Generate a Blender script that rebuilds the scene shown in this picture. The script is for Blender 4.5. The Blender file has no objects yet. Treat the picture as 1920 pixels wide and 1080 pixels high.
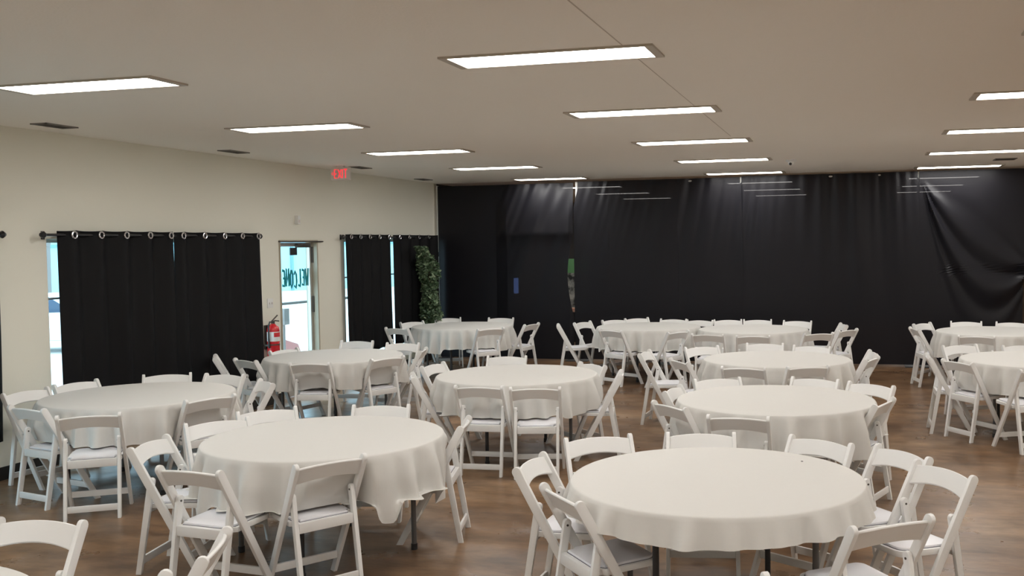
import bpy, bmesh, math, random
from mathutils import Vector, Matrix
PI = math.pi
S = bpy.context.scene
COL = S.collection

# ------------------------------------------------------------ camera
yaw, pitch, roll, CAM_H = -0.250506, 0.045171, -0.012566, 1.9922
fwd = Vector((math.sin(yaw)*math.cos(pitch), math.cos(yaw)*math.cos(pitch), -math.sin(pitch)))
rgt = Vector((math.cos(yaw), -math.sin(yaw), 0)); upv = rgt.cross(fwd)
cr, sr = math.cos(roll), math.sin(roll)
r2 = rgt*cr + upv*sr; u2 = upv*cr - rgt*sr
cd = bpy.data.cameras.new('camera'); cam = bpy.data.objects.new('camera', cd); COL.objects.link(cam)
cam.matrix_world = Matrix(((r2.x, u2.x, -fwd.x, 0), (r2.y, u2.y, -fwd.y, 0), (r2.z, u2.z, -fwd.z, CAM_H), (0, 0, 0, 1)))
cd.sensor_width = 36; cd.lens = 1842.16/1920*36; cd.shift_x = -174.6/1920; cd.clip_end = 200
S.camera = cam

# ------------------------------------------------------------ world, exposure
w = bpy.data.worlds.new('sky'); S.world = w; w.use_nodes = True
nt = w.node_tree; nt.nodes.clear()
bg = nt.nodes.new('ShaderNodeBackground'); wo = nt.nodes.new('ShaderNodeOutputWorld')
bg.inputs[0].default_value = (0.66, 0.84, 1.0, 1); bg.inputs[1].default_value = 3.6
nt.links.new(bg.outputs[0], wo.inputs[0])
S.view_settings.view_transform = 'Standard'; S.view_settings.look = 'None'
S.view_settings.exposure = 0.45; S.view_settings.gamma = 1.0; S.view_settings.use_curve_mapping = False
LAMP = 14.5            # radiance of the strip lights

# ------------------------------------------------------------ room numbers
CEIL = 3.084; XL = -7.205; XR = 6.2; YD = 16.07; YB = 26.0; YF = -4.0; WT = 0.16

# ------------------------------------------------------------ materials
def mat(name, col, rough=0.5, metal=0.0, spec=0.5, bump=None, emis=None, est=0.0, sheen=0.0, coat=0.0, noise=None, trans=0.0, alpha_mix=0.0, translucent=0.0):
    m = bpy.data.materials.new(name); m.use_nodes = True
    n = m.node_tree; b = n.nodes['Principled BSDF']; out = n.nodes['Material Output']
    b.inputs['Base Color'].default_value = (*col, 1); b.inputs['Roughness'].default_value = rough
    b.inputs['Metallic'].default_value = metal; b.inputs['Specular IOR Level'].default_value = spec
    b.inputs['Sheen Weight'].default_value = sheen; b.inputs['Coat Weight'].default_value = coat
    b.inputs['Transmission Weight'].default_value = trans
    if emis: b.inputs['Emission Color'].default_value = (*emis, 1); b.inputs['Emission Strength'].default_value = est
    tc = n.nodes.new('ShaderNodeTexCoord')
    if noise:            # (scale, amount, second colour)
        t = n.nodes.new('ShaderNodeTexNoise'); t.inputs['Scale'].default_value = noise[0]; t.inputs['Detail'].default_value = 6
        n.links.new(tc.outputs['Object'], t.inputs['Vector'])
        r = n.nodes.new('ShaderNodeValToRGB'); r.color_ramp.elements[0].position = 0.5-noise[1]; r.color_ramp.elements[1].position = 0.5+noise[1]
        r.color_ramp.elements[0].color = (*col, 1); r.color_ramp.elements[1].color = (*noise[2], 1)
        n.links.new(t.outputs['Fac'], r.inputs[0]); n.links.new(r.outputs[0], b.inputs['Base Color'])
    if bump:             # (scale, strength, distance)
        t = n.nodes.new('ShaderNodeTexNoise'); t.inputs['Scale'].default_value = bump[0]; t.inputs['Detail'].default_value = 4
        n.links.new(tc.outputs['Object'], t.inputs['Vector'])
        bp = n.nodes.new('ShaderNodeBump'); bp.inputs['Strength'].default_value = bump[1]; bp.inputs['Distance'].default_value = bump[2]
        n.links.new(t.outputs['Fac'], bp.inputs['Height']); n.links.new(bp.outputs[0], b.inputs['Normal'])
    last = b.outputs[0]
    if translucent:
        tl = n.nodes.new('ShaderNodeBsdfTranslucent'); tl.inputs[0].default_value = (*col, 1)
        mx = n.nodes.new('ShaderNodeMixShader'); mx.inputs[0].default_value = translucent
        n.links.new(last, mx.inputs[1]); n.links.new(tl.outputs[0], mx.inputs[2]); last = mx.outputs[0]
    if alpha_mix:
        tp = n.nodes.new('ShaderNodeBsdfTransparent'); mx = n.nodes.new('ShaderNodeMixShader'); mx.inputs[0].default_value = alpha_mix
        n.links.new(last, mx.inputs[1]); n.links.new(tp.outputs[0], mx.inputs[2]); last = mx.outputs[0]
    n.links.new(last, out.inputs[0])
    return m

M = {}
M['ceil'] = mat('painted_ceiling', (0.91, 0.86, 0.785), 0.75, bump=(60, 0.25, 0.004))
M['wall'] = mat('painted_wall', (0.80, 0.785, 0.69), 0.6, bump=(45, 0.15, 0.003))
M['plastic'] = mat('white_resin', (0.82, 0.815, 0.80), 0.38)
M['pad'] = mat('white_vinyl', (0.84, 0.84, 0.88), 0.32, bump=(90, 0.06, 0.002))
M['gap'] = mat('grey_seam', (0.10, 0.10, 0.13), 0.6)
M['cloth'] = mat('white_polyester_cloth', (0.70, 0.687, 0.655), 0.85, bump=(7, 0.18, 0.012), translucent=0.05)
M['ply'] = mat('plywood', (0.25, 0.16, 0.09), 0.6)
M['steel'] = mat('black_table_steel', (0.03, 0.03, 0.032), 0.45)
M['steelg'] = mat('grey_table_steel', (0.14, 0.14, 0.14), 0.4, metal=0.3)
M['curtain'] = mat('black_blackout_fabric', (0.0042, 0.0042, 0.0052), 0.62, spec=0.2, bump=(200, 0.1, 0.001))
M['drape'] = mat('black_sheer_fabric', (0.0085, 0.0082, 0.0115), 0.42, spec=0.24, alpha_mix=0.016)
M['rod'] = mat('black_rod', (0.01, 0.01, 0.012), 0.35)
M['chrome'] = mat('chrome', (0.75, 0.76, 0.8), 0.18, metal=1.0)
M['alum'] = mat('aluminium', (0.62, 0.62, 0.60), 0.4, metal=0.6)
M['tan'] = mat('tan_door_frame', (0.42, 0.37, 0.28), 0.45)
M['white'] = mat('white_paint', (0.80, 0.80, 0.78), 0.45)
M['dark'] = mat('dark_plastic', (0.02, 0.02, 0.022), 0.45)
M['dkmetal'] = mat('dark_metal', (0.09, 0.08, 0.07), 0.4, metal=0.5)
M['grille'] = mat('vent_metal', (0.22, 0.20, 0.18), 0.5)
M['rim'] = mat('light_rim', (0.50, 0.45, 0.38), 0.5)
M['red'] = mat('red_enamel', (0.62, 0.012, 0.02), 0.25, coat=0.4)
M['redsign'] = mat('red_sign_letters', (0.9, 0.02, 0.03), 0.4, emis=(1, 0.03, 0.05), est=0.9)
M['signface'] = mat('sign_face', (0.72, 0.66, 0.61), 0.4)
M['teal'] = mat('teal_window_paint', (0.0, 0.27, 0.32), 0.6)
M['leaf'] = mat('green_leaf', (0.05, 0.10, 0.045), 0.4, noise=(3, 0.12, (0.13, 0.20, 0.11)))
M['leaf2'] = mat('pale_leaf', (0.33, 0.42, 0.27), 0.45)
M['stem'] = mat('brown_stem', (0.08, 0.05, 0.03), 0.7)
M['base'] = mat('black_baseboard', (0.015, 0.013, 0.012), 0.45)
M['lamp'] = mat('light_diffuser', (0.9, 0.9, 0.9), 0.5, emis=(1.0, 0.978, 0.94), est=LAMP)
M['pale_ground'] = mat('pale_gravel', (0.62, 0.62, 0.58), 0.9, noise=(1.2, 0.2, (0.72, 0.70, 0.66)))
M['container'] = mat('blue_grey_siding', (0.36, 0.58, 0.62), 0.5)
M['conframe'] = mat('container_ribs', (0.16, 0.32, 0.38), 0.5)
M['car'] = mat('pink_red_car_paint', (0.62, 0.24, 0.22), 0.3, coat=0.5)
M['carw'] = mat('white_car_paint', (0.72, 0.74, 0.78), 0.3, coat=0.5)
M['carglass'] = mat('car_glass', (0.04, 0.07, 0.12), 0.1)
M['rubber'] = mat('tyre_rubber', (0.02, 0.02, 0.02), 0.8)
M['bark'] = mat('pale_bark', (0.22, 0.20, 0.19), 0.8)
M['wood'] = mat('brown_slats', (0.10, 0.055, 0.03), 0.6)
M['card'] = mat('peach_card', (0.75, 0.42, 0.28), 0.7)
M['art'] = mat('painted_board', (0.66, 0.67, 0.60), 0.6, noise=(5, 0.08, (0.03, 0.035, 0.03)))
M['blueglow'] = mat('blue_glow_panel', (0.1, 0.2, 0.5), 0.3, emis=(0.25, 0.4, 1.0), est=4.5)  # emission stands in for a blue glow of unknown source
M['artg'] = mat('green_board', (0.20, 0.48, 0.20), 0.6)
M['greybox'] = mat('grey_box', (0.28, 0.25, 0.24), 0.6)

def glass_mat():
    m = bpy.data.materials.new('window_glass'); m.use_nodes = True; n = m.node_tree; n.nodes.clear()
    tp = n.nodes.new('ShaderNodeBsdfTransparent'); tp.inputs[0].default_value = (0.86, 0.96, 0.97, 1)
    gl = n.nodes.new('ShaderNodeBsdfGlossy'); gl.inputs['Roughness'].default_value = 0.02
    mx = n.nodes.new('ShaderNodeMixShader'); mx.inputs[0].default_value = 0.05; o = n.nodes.new('ShaderNodeOutputMaterial')
    n.links.new(tp.outputs[0], mx.inputs[1]); n.links.new(gl.outputs[0], mx.inputs[2]); n.links.new(mx.outputs[0], o.inputs[0])
    return m
M['glass'] = glass_mat()

def floor_mat():
    m = bpy.data.materials.new('stained_concrete'); m.use_nodes = True; n = m.node_tree; b = n.nodes['Principled BSDF']; L = n.links
    tc = n.nodes.new('ShaderNodeTexCoord')
    def noise(scale, detail, rough=0.55, dist=0.0, sx=1, sy=1):
        mp = n.nodes.new('ShaderNodeMapping'); mp.inputs['Scale'].default_value = (sx, sy, 1); L.new(tc.outputs['Object'], mp.inputs[0])
        t = n.nodes.new('ShaderNodeTexNoise'); t.inputs['Scale'].default_value = scale; t.inputs['Detail'].default_value = detail
        t.inputs['Roughness'].default_value = rough; t.inputs['Distortion'].default_value = dist; L.new(mp.outputs[0], t.inputs['Vector']); return t
    def ramp(src, stops):
        r = n.nodes.new('ShaderNodeValToRGB'); e = r.color_ramp.elements
        while len(e) < len(stops): e.new(0.5)
        for k, (p, c) in enumerate(stops): e[k].position = p; e[k].color = (*c, 1)
        L.new(src, r.inputs[0]); return r
    def mix(mode, f, a, c):
        x = n.nodes.new('ShaderNodeMix'); x.data_type = 'RGBA'; x.blend_type = mode
        if isinstance(f, float): x.inputs[0].default_value = f
        else: L.new(f, x.inputs[0])
        L.new(a, x.inputs[6]); L.new(c, x.inputs[7]); return x.outputs[2]
    a = ramp(noise(0.8, 5, 0.58, 0.15).outputs['Fac'], [(0.28, (0.115, 0.066, 0.036)), (0.44, (0.185, 0.112, 0.062)), (0.57, (0.24, 0.155, 0.092)), (0.72, (0.33, 0.23, 0.145))])
    c = ramp(noise(3.0, 7, 0.64, 0.15, 0.6, 1.25).outputs['Fac'], [(0.30, (0.48, 0.43, 0.38)), (0.50, (0.98, 0.97, 0.95)), (0.70, (1.42, 1.38, 1.30))])
    col = mix('MULTIPLY', 1.0, a.outputs[0], c.outputs[0])
    d = ramp(noise(0.35, 4, 0.5).outputs['Fac'], [(0.35, (0.74, 0.67, 0.61)), (0.65, (1.14, 1.1, 1.06))])
    col = mix('MULTIPLY', 1.0, col, d.outputs[0])
    e_ = ramp(noise(11.0, 8, 0.7, 0.0, 0.5, 1.5).outputs['Fac'], [(0.30, (0.78, 0.74, 0.70)), (0.50, (1, 1, 1)), (0.70, (1.20, 1.18, 1.14))])
    col = mix('MULTIPLY', 1.0, col, e_.outputs[0])
    L.new(col, b.inputs['Base Color'])
    rr = ramp(noise(2.0, 6).outputs['Fac'], [(0.3, (0.24,)*3), (0.7, (0.42,)*3)]); L.new(rr.outputs[0], b.inputs['Roughness'])
    bp = n.nodes.new('ShaderNodeBump'); bp.inputs['Strength'].default_value = 0.02; bp.inputs['Distance'].default_value = 0.01
    L.new(noise(6, 5).outputs['Fac'], bp.inputs['Height']); L.new(bp.outputs[0], b.inputs['Normal'])
    b.inputs['Specular IOR Level'].default_value = 0.36
    return m
M['floor'] = floor_mat()

# ------------------------------------------------------------ mesh helpers
def bm_new(): return bmesh.new()
def merge(dst, src, mx=None):
    if mx is not None: src.transform(mx)
    me = bpy.data.meshes.new('tmp'); src.to_mesh(me); src.free(); dst.from_mesh(me); bpy.data.meshes.remove(me)
def box(bm, x0, x1, y0, y1, z0, z1, bev=0.0, mx=None):
    b = bmesh.new(); bmesh.ops.create_cube(b, size=1)
    bmesh.ops.scale(b, vec=(abs(x1-x0), abs(y1-y0), abs(z1-z0)), verts=b.verts)
    bmesh.ops.translate(b, vec=((x0+x1)/2, (y0+y1)/2, (z0+z1)/2), verts=b.verts)
    if bev: bmesh.ops.bevel(b, geom=list(b.edges), offset=bev, segments=2, affect='EDGES', profile=0.6)
    merge(bm, b, mx)
def prism(bm, pts, axis, a, b_, bev=0.0, mx=None):
    """extrude a 2D outline along an axis: axis 'x' -> pts are (y,z), 'y' -> (x,z), 'z' -> (x,y)"""
    b = bmesh.new()
    def P(p, t): return (t, p[0], p[1]) if axis == 'x' else ((p[0], t, p[1]) if axis == 'y' else (p[0], p[1], t))
    v0 = [b.verts.new(P(p, a)) for p in pts]; v1 = [b.verts.new(P(p, b_)) for p in pts]; n = len(pts)
    b.faces.new(v0); b.faces.new(v1[::-1])
    for i in range(n): b.faces.new((v0[i], v1[i], v1[(i+1) % n], v0[(i+1) % n]))
    bmesh.ops.recalc_face_normals(b, faces=b.faces)
    if bev:
        es = [e for e in b.edges if (e.verts[0] in v0) == (e.verts[1] in v0)]
        bmesh.ops.bevel(b, geom=es, offset=bev, segments=2, affect='EDGES', profile=0.6)
    merge(bm, b, mx)
def tube(bm, pts, r, n=10, cap=True, flat=None):
    b = bmesh.new(); P = [Vector(p) for p in pts]; rings = []; prev = None
    for i, p in enumerate(P):
        t = (P[min(i+1, len(P)-1)]-P[max(i-1, 0)]).normalized()
        if prev is None:
            a = Vector((0, 0, 1)) if abs(t.z) < 0.9 else Vector((1, 0, 0)); u = t.cross(a).normalized()
        else: u = (prev - t*prev.dot(t)).normalized()
        prev = u; v = t.cross(u); rr = r[i] if isinstance(r, (list, tuple)) else r
        rings.append([b.verts.new(p+(u*math.cos(2*PI*k/n)+v*math.sin(2*PI*k/n))*rr) for k in range(n)])
    for i in range(len(rings)-1):
        for k in range(n): b.faces.new((rings[i][k], rings[i][(k+1) % n], rings[i+1][(k+1) % n], rings[i+1][k]))
    if cap: b.faces.new(rings[0][::-1]); b.faces.new(rings[-1])
    if flat: 
        ax, c0, th = flat
        for v in b.verts: v.co[ax] = c0 + (v.co[ax]-c0)*th
    merge(bm, b)
def lathe(bm, prof, n=20, mx=None):
    b = bmesh.new(); rings = []
    for r, z in prof:
        rings.append([b.verts.new((max(r, 1e-4)*math.cos(2*PI*k/n), max(r, 1e-4)*math.sin(2*PI*k/n), z)) for k in range(n)])
    for i in range(len(rings)-1):
        for k in range(n): b.faces.new((rings[i][k], rings[i][(k+1) % n], rings[i+1][(k+1) % n], rings[i+1][k]))
    b.faces.new(rings[0][::-1]); b.faces.new(rings[-1]); bmesh.ops.recalc_face_normals(b, faces=b.faces)
    merge(bm, b, mx)
def obj(name, bm, m, parent=None, smooth=True, loc=None):
    me = bpy.data.meshes.new(name); bm.to_mesh(me); bm.free()
    if smooth:
        for p in me.polygons: p.use_smooth = True
        me.set_sharp_from_angle(angle=math.radians(38))
    for mm in (m if isinstance(m, list) else [m]): me.materials.append(mm)
    o = bpy.data.objects.new(name, me); COL.objects.link(o)
    if parent: o.parent = parent
    if loc: o.location = loc
    return o
def tag(o, label, cat, group=None, kind=None):
    o['label'] = label; o['category'] = cat
    if group: o['group'] = group
    if kind: o['kind'] = kind
    return o
def thing(name, label, cat, loc=(0, 0, 0), rz=0.0, group=None):
    o = bpy.data.objects.new(name, None); o.empty_display_size = 0.1; COL.objects.link(o); o.location = loc; o.rotation_euler = (0, 0, rz)
    return tag(o, label, cat, group)
def struct(name, bm, m, parent=None, smooth=False):
    o = obj(name, bm, m, parent, smooth)
    if not parent: o['kind'] = 'structure'
    return o
def struct_empty(name, loc=(0, 0, 0)):
    o = bpy.data.objects.new(name, None); COL.objects.link(o); o.location = loc; o['kind'] = 'structure'; return o
def dup(root, loc, rz, label, group=None):
    def cp(o, par):
        c = o.copy(); COL.objects.link(c); c.parent = par
        for ch in o.children: cp(ch, c)
        return c
    r = cp(root, None); r.location = loc; r.rotation_euler = (0, 0, rz); r['label'] = label
    if group: r['group'] = group
    return r

# ------------------------------------------------------------ room shell
M['dkwall'] = mat('dimmed_rear_wall', (0.06, 0.06, 0.06), 0.7)  # dimness behind the drapes put into the wall colour
b = bm_new(); box(b, XL-WT, XR+WT, YF-WT, YB+WT, -0.12, 0); struct('floor', b, M['floor'])
b = bm_new(); box(b, XL-WT, XR+WT, YF-WT, YB+WT, CEIL, CEIL+0.12); struct('ceiling', b, M['ceil'])
b = bm_new(); box(b, XR, XR+WT, YF, YB, 0, CEIL); struct('wall_right', b, M['wall'])
b = bm_new(); box(b, XL-WT, XR+WT, YB, YB+WT, 0, CEIL); struct('wall_back', b, M['dkwall'])
b = bm_new(); box(b, XL-WT, XR+WT, YF-WT, YF, 0, CEIL); struct('wall_front', b, M['wall'])
WIN = [(3.9, 6.78), (7.48, 10.72), (12.90, 15.84)]; DOOR = (11.23, 12.16); WZ0, WZ1, DZ = 0.22, 2.10, 2.09
b = bm_new(); y = YF
for (a, c, z0, z1) in sorted([(p, q, WZ0, WZ1) for p, q in WIN]+[(DOOR[0], DOOR[1], 0.0, DZ)]):
    box(b, XL-WT, XL, y, a, 0, CEIL); box(b, XL-WT, XL, a, c, z1, CEIL)
    if z0 > 0: box(b, XL-WT, XL, a, c, 0, z0)
    y = c
box(b, XL-WT, XL, y, YD+0.12, 0, CEIL)
struct('wall_left', b, M['wall'])
b = bm_new(); box(b, XL-WT, XL, YD+0.12, YB, 0, CEIL); struct('wall_left_rear', b, M['dkwall'])
b = bm_new(); y = YF
for a, c in ((YF, DOOR[0]-0.03), (DOOR[1]+0.03, YD-0.15)): box(b, XL, XL+0.012, a, c, 0, 0.115)
struct('baseboard_left', b, M['base'])
b = bm_new(); box(b, -1.253, -1.245, 3.5, 5.33, CEIL-0.0012, CEIL); box(b, -1.255, -1.249, 5.69, 7.85, CEIL-0.0012, CEIL); box(b, -1.257, -1.251, 8.21, 10.2, CEIL-0.0012, CEIL)
struct('trim_1', b, mat('ceiling_seam', (0.56, 0.49, 0.42), 0.7))

# windows of the left wall
for i, (a, c) in enumerate(WIN):
    win = struct_empty('window_%d' % (i+1), (XL-WT+0.03, (a+c)/2, WZ0)); h = (c-a)/2; H = WZ1-WZ0
    b = bm_new(); t = 0.035
    box(b, -0.02, 0.02, -h, -h+t, 0, H); box(b, -0.02, 0.02, h-t, h, 0, H); box(b, -0.02, 0.02, -h+t, h-t, H-t, H); box(b, -0.02, 0.02, -h+t, h-t, 0, t)
    box(b, -0.015, 0.015, -0.02, 0.02, t, H-t); box(b, -0.012, 0.012, -h+t, h-t, 1.31, 1.33)
    obj('window_frame', b, M['alum'], win, False)
    b = bm_new(); box(b, -0.003, 0.003, -h+t, h-t, t, H-t); obj('pane', b, M['glass'], win, False)

# glass entrance door
dr = struct_empty('door_1', (XL, (DOOR[0]+DOOR[1])/2, 0)); hw = (DOOR[1]-DOOR[0])/2
b = bm_new()
box(b, -WT, 0.012, -hw, -hw+0.025, 0, DZ); box(b, -WT, 0.012, hw-0.03, hw, 0, DZ); box(b, -WT, 0.012, -hw+0.025, hw-0.03, DZ-0.03, DZ)
obj('jamb', b, M['tan'], dr, False)
b = bm_new(); g0, g1 = -hw+0.028, hw-0.035
box(b, -0.11, -0.07, g0, g0+0.03, 0.01, DZ-0.035); box(b, -0.11, -0.07, g1-0.05, g1, 0.01, DZ-0.035); box(b, -0.11, -0.07, g0+0.03, g1-0.05, DZ-0.085, DZ-0.035); box(b, -0.11, -0.07, g0+0.03, g1-0.05, 0.01, 0.20)
obj('door_frame', b, M['alum'], dr, False)
b = bm_new(); box(b, -0.093, -0.087, g0+0.03, g1-0.05, 0.20, DZ-0.085); obj('pane', b, M['glass'], dr, False)
b = bm_new(); box(b, -0.07, -0.02, 0.02, 0.34, DZ-0.10, DZ-0.045, 0.006); cl = obj('door_closer', b, M['dkmetal'], dr)
b = bm_new(); box(b, -0.05, 0.03, -hw-0.01, hw+0.12, DZ-0.028, DZ-0.012, 0.003); obj('closer_arm', b, M['dkmetal'], cl)
b = bm_new(); box(b, -0.075, -0.06, -0.10, 0.06, DZ-0.20, DZ-0.10, 0.003); obj('door_notice', b, M['dark'], dr)
for z in (0.25, 1.10, 1.78):
    b = bm_new(); tube(b, [(-0.058, g1+0.002, z), (-0.058, g1+0.002, z+0.22)], 0.016, 10); obj('hinge', b, M['dkmetal'], dr)
b = bm_new(); tube(b, [(-0.07, g0+0.02, 1.0), (-0.03, g0+0.02, 1.02), (-0.03, g0+0.02, 1.25), (-0.07, g0+0.02, 1.27)], 0.011, 8); obj('door_handle', b, M['dkmetal'], dr)
# WELCOME, painted on the outside of the glass: from inside it is seen mirrored
LET = {'W': [[(0, 1), (.22, 0), (.5, .7), (.78, 0), (1, 1)]], 'E': [[(.9, .95), (.2, .9), (.12, .5), (.65, .52)], [(.12, .5), (.2, .05), (.95, .12)]], 'L': [[(.15, 1), (.1, .2), (.25, 0), (.9, .1)]],
       'C': [[(.9, .8), (.6, 1), (.2, .8), (.1, .4), (.35, .02), (.9, .2)]], 'O': [[(.5, 1), (.1, .75), (.1, .25), (.5, 0), (.9, .25), (.9, .75), (.5, 1)]],
       'M': [[(.02, 0), (.15, 1), (.5, .25), (.85, 1), (.98, 0)]]}
b = bm_new(); ww = 0.094; y1 = g1-0.062
for k, ch in enumerate('WELCOME'):
    dz = -0.03*math.sin(k/6*PI)+0.012*((k*7) % 3)
    for st in LET[ch]:
        tube(b, [(-0.083, y1-(k+0.12+p[0]*0.76)*ww, 1.47+dz+p[1]*0.235) for p in st], 0.0195, 8, True, (0, -0.0835, 0.12))
obj('lettering', b, M['teal'], dr)

# ------------------------------------------------------------ ceiling lights
def make_light(name, label, x, y, group):
    t = thing(name, label, 'ceiling light', (x, y, CEIL), 0, group)
    Lx, Ly = 1.27/2, 0.36/2
    b = bm_new()
    for (x0, x1, y0, y1) in ((-Lx, Lx, -Ly, -Ly+0.022), (-Lx, Lx, Ly-0.022, Ly), (-Lx, -Lx+0.05, -Ly+0.022, Ly-0.022), (Lx-0.05, Lx, -Ly+0.022, Ly-0.022)):
        box(b, x0, x1, y0, y1, -0.012, 0)
    obj('frame', b, M['rim'], t, False)
    b = bm_new(); box(b, -Lx+0.05, Lx-0.05, -Ly+0.022, Ly-0.022, -0.006, -0.001); obj('diffuser', b, M['lamp'], t, False)
    return t
ROWS = [5.51, 8.03, 10.58, 13.12, 15.68]; COLX = [-4.93, -1.715, 1.49]
ordn = ['nearest', 'second', 'third', 'fourth', 'farthest']; cn = ['left', 'middle', 'right']
proto_light = None
def light_at(x, y, label, group):
    global proto_light
    if proto_light is None: proto_light = make_light('ceiling_light', label, x, y, group)
    else: dup(proto_light, (x, y, CEIL), 0, label, group)
for c in range(3):
    for r in range(5):
        if c == 2 and r == 0: continue
        lab = '%s recessed strip light from the viewer in the %s ceiling row' % (ordn[r if c < 2 else r-1].capitalize() if not (c == 2 and r == 4) else 'Farthest', cn[c])
        light_at(COLX[c], ROWS[r], lab, 'strip lights in the ceiling of the hall')
for c in range(3):
    for r, yy in enumerate((18.3, 20.9, 23.5)):
        lab = 'strip light glowing faintly through the black drape, %s of the %s three' % (('lowest' if r == 2 else 'middle' if r == 1 else 'topmost'), cn[c])
        light_at(COLX[c], yy, lab, 'strip lights behind the drapes')
for c, x in enumerate(COLX+[4.7]):
    for yy in (-2.1, 0.43, 2.97)+((5.51,) if c == 2 else ())+(tuple(ROWS) if c == 3 else ()):
        light_at(x, yy, 'recessed strip light in the ceiling outside the view of the photograph', 'strip lights outside the view')

# vents, camera, exit sign
def vent(x, y, lx, ly, label):
    t = thing('ceiling_vent', label, 'vent', (x, y, CEIL), 0, 'ceiling vents')
    b = bm_new()
    for (x0, x1, y0, y1) in ((-lx, lx, -ly, -ly+0.015), (-lx, lx, ly-0.015, ly), (-lx, -lx+0.015, -ly, ly), (lx-0.015, lx, -ly, ly)): box(b, x0, x1, y0, y1, -0.010, 0)
    obj('vent_frame', b, M['grille'], t, False)
    b = bm_new(); k = 0; yy = -ly+0.03
    box(b, -lx+0.015, lx-0.015, -ly+0.015, ly-0.015, -0.002, 0)
    while yy < ly-0.02: box(b, -lx+0.015, lx-0.015, yy, yy+0.006, -0.009, -0.002); yy += 0.02
    obj('louvre', b, M['dkmetal'], t, False)
vent(-6.78, 7.18, 0.085, 0.18, 'dark slotted ceiling vent above the left wall, nearest to the viewer')
vent(-6.80, 9.76, 0.085, 0.18, 'dark slotted ceiling vent above the left window curtains')
vent(-6.62, 12.35, 0.085, 0.18, 'small ceiling vent directly behind the red exit sign')
vent(-6.88, 14.95, 0.085, 0.18, 'small dark ceiling vent in the far left corner')
vent(1.98, 14.49, 0.14, 0.14, 'small ceiling vent at far right near the drape')
t = thing('security_camera', 'small white dome camera on the ceiling before the drape', 'camera', (-0.84, 13.45, CEIL))
b = bm_new(); lathe(b, [(0.0, 0), (0.075, 0), (0.075, -0.02), (0.058, -0.03), (0.0, -0.03)]); obj('camera_base', b, M['white'], t)
b = bm_new(); lathe(b, [(0.046, -0.03), (0.044, -0.05), (0.03, -0.07), (0.0, -0.078)]); cdm = obj('camera_dome', b, M['white'], t)
b = bm_new(); lathe(b, [(0.0, 0), (0.02, 0), (0.017, -0.012), (0, -0.014)], 14, Matrix.Translation((-0.012, -0.036, -0.056))@Matrix.Rotation(-0.9, 4, 'X')); obj('lens', b, M['dark'], cdm)
t = thing('exit_sign', 'red lettered EXIT sign with left arrow hanging from the ceiling', 'sign', (-6.735, 12.02, CEIL))
b = bm_new(); box(b, -0.05, 0.05, -0.03, 0.03, -0.02, 0, 0.003); box(b, -0.14, 0.14, -0.02, 0.02, -0.195, -0.02, 0.006); obj('sign_case', b, M['signface'], t)
def strokes(bm, segs, x0, z0, w, h, r, y):
    for s in segs: tube(bm, [(x0+p[0]*w, y, z0+p[1]*h) for p in s], r, 8, True, (1, y, 0.15))
b = bm_new(); yy = -0.022
strokes(b, [[(1, 1), (0, 1), (0, 0), (1, 0)], [(0, .5), (.8, .5)]], -0.085, -0.165, 0.038, 0.115, 0.0062, yy)
strokes(b, [[(0, 0), (1, 1)], [(0, 1), (1, 0)]], -0.030, -0.165, 0.045, 0.115, 0.0062, yy)
strokes(b, [[(0, 0), (0, 1)]], 0.034, -0.165, 0.04, 0.115, 0.0062, yy)
strokes(b, [[(0, 1), (1, 1)], [(.5, 1), (.5, 0)]], 0.055, -0.165, 0.05, 0.115, 0.0062, yy)
strokes(b, [[(1, 1), (0, .5), (1, 0)]], -0.125, -0.125, 0.02, 0.04, 0.0045, yy)
obj('sign_letters', b, M['redsign'], t)

# left wall fittings
t = thing('light_switch_plate', 'white double switch plate on the wall above the fire extinguisher', 'switch', (XL, 11.0, 1.29))
b = bm_new(); box(b, 0, 0.008, -0.06, 0.06, -0.06, 0.06, 0.002); obj('plate', b, M['white'], t)
for s in (-1, 1):
    b = bm_new(); box(b, 0.008, 0.018, s*0.025-0.006, s*0.025+0.006, -0.012, 0.012, 0.001); obj('toggle', b, M['signface'], t)
t = thing('motion_sensor', 'small white sensor box on the wall above the glass door', 'sensor', (XL, 11.65, 2.30))
b = bm_new(); box(b, 0, 0.05, -0.032, 0.032, 0, 0.115, 0.008); obj('sensor_case', b, M['white'], t)
b = bm_new(); box(b, 0.05, 0.052, -0.02, 0.02, 0.02, 0.06, 0.0005); obj('sensor_lens', b, M['signface'], t)
t = thing('fire_extinguisher', 'red fire extinguisher with white label on the wall beside the door', 'fire extinguisher', (XL+0.10, 10.90, 0.62))
b = bm_new(); lathe(b, [(0.0, 0), (0.072, 0.0), (0.078, 0.015), (0.078, 0.34), (0.07, 0.375), (0.035, 0.405), (0.022, 0.42), (0.0, 0.42)], 28); obj('cylinder', b, M['red'], t)
b = bm_new(); lathe(b, [(0.0795, 0.20), (0.0797, 0.202), (0.0797, 0.318), (0.0795, 0.32)], 28)
for f in [f for f in b.faces if len(f.verts) > 4]: b.faces.remove(f)
kill = [v for v in b.verts if not (-2.45 < math.atan2(v.co.y, v.co.x) < 0.55)]
bmesh.ops.delete(b, geom=kill, context='VERTS'); lb = obj('paper_label', b, M['white'], t)
b = bm_new(); lathe(b, [(0.0806, 0.255), (0.0808, 0.256), (0.0808, 0.309), (0.0806, 0.31)], 28)
for f in [f for f in b.faces if len(f.verts) > 4]: b.faces.remove(f)
kill = [v for v in b.verts if not (-1.0 < math.atan2(v.co.y, v.co.x) < 0.5)]
bmesh.ops.delete(b, geom=kill, context='VERTS'); obj('label_print', b, M['red'], lb)
b = bm_new(); box(b, -0.016, 0.016, -0.02, 0.02, 0.415, 0.455, 0.004); obj('valve', b, M['dkmetal'], t)
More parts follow.
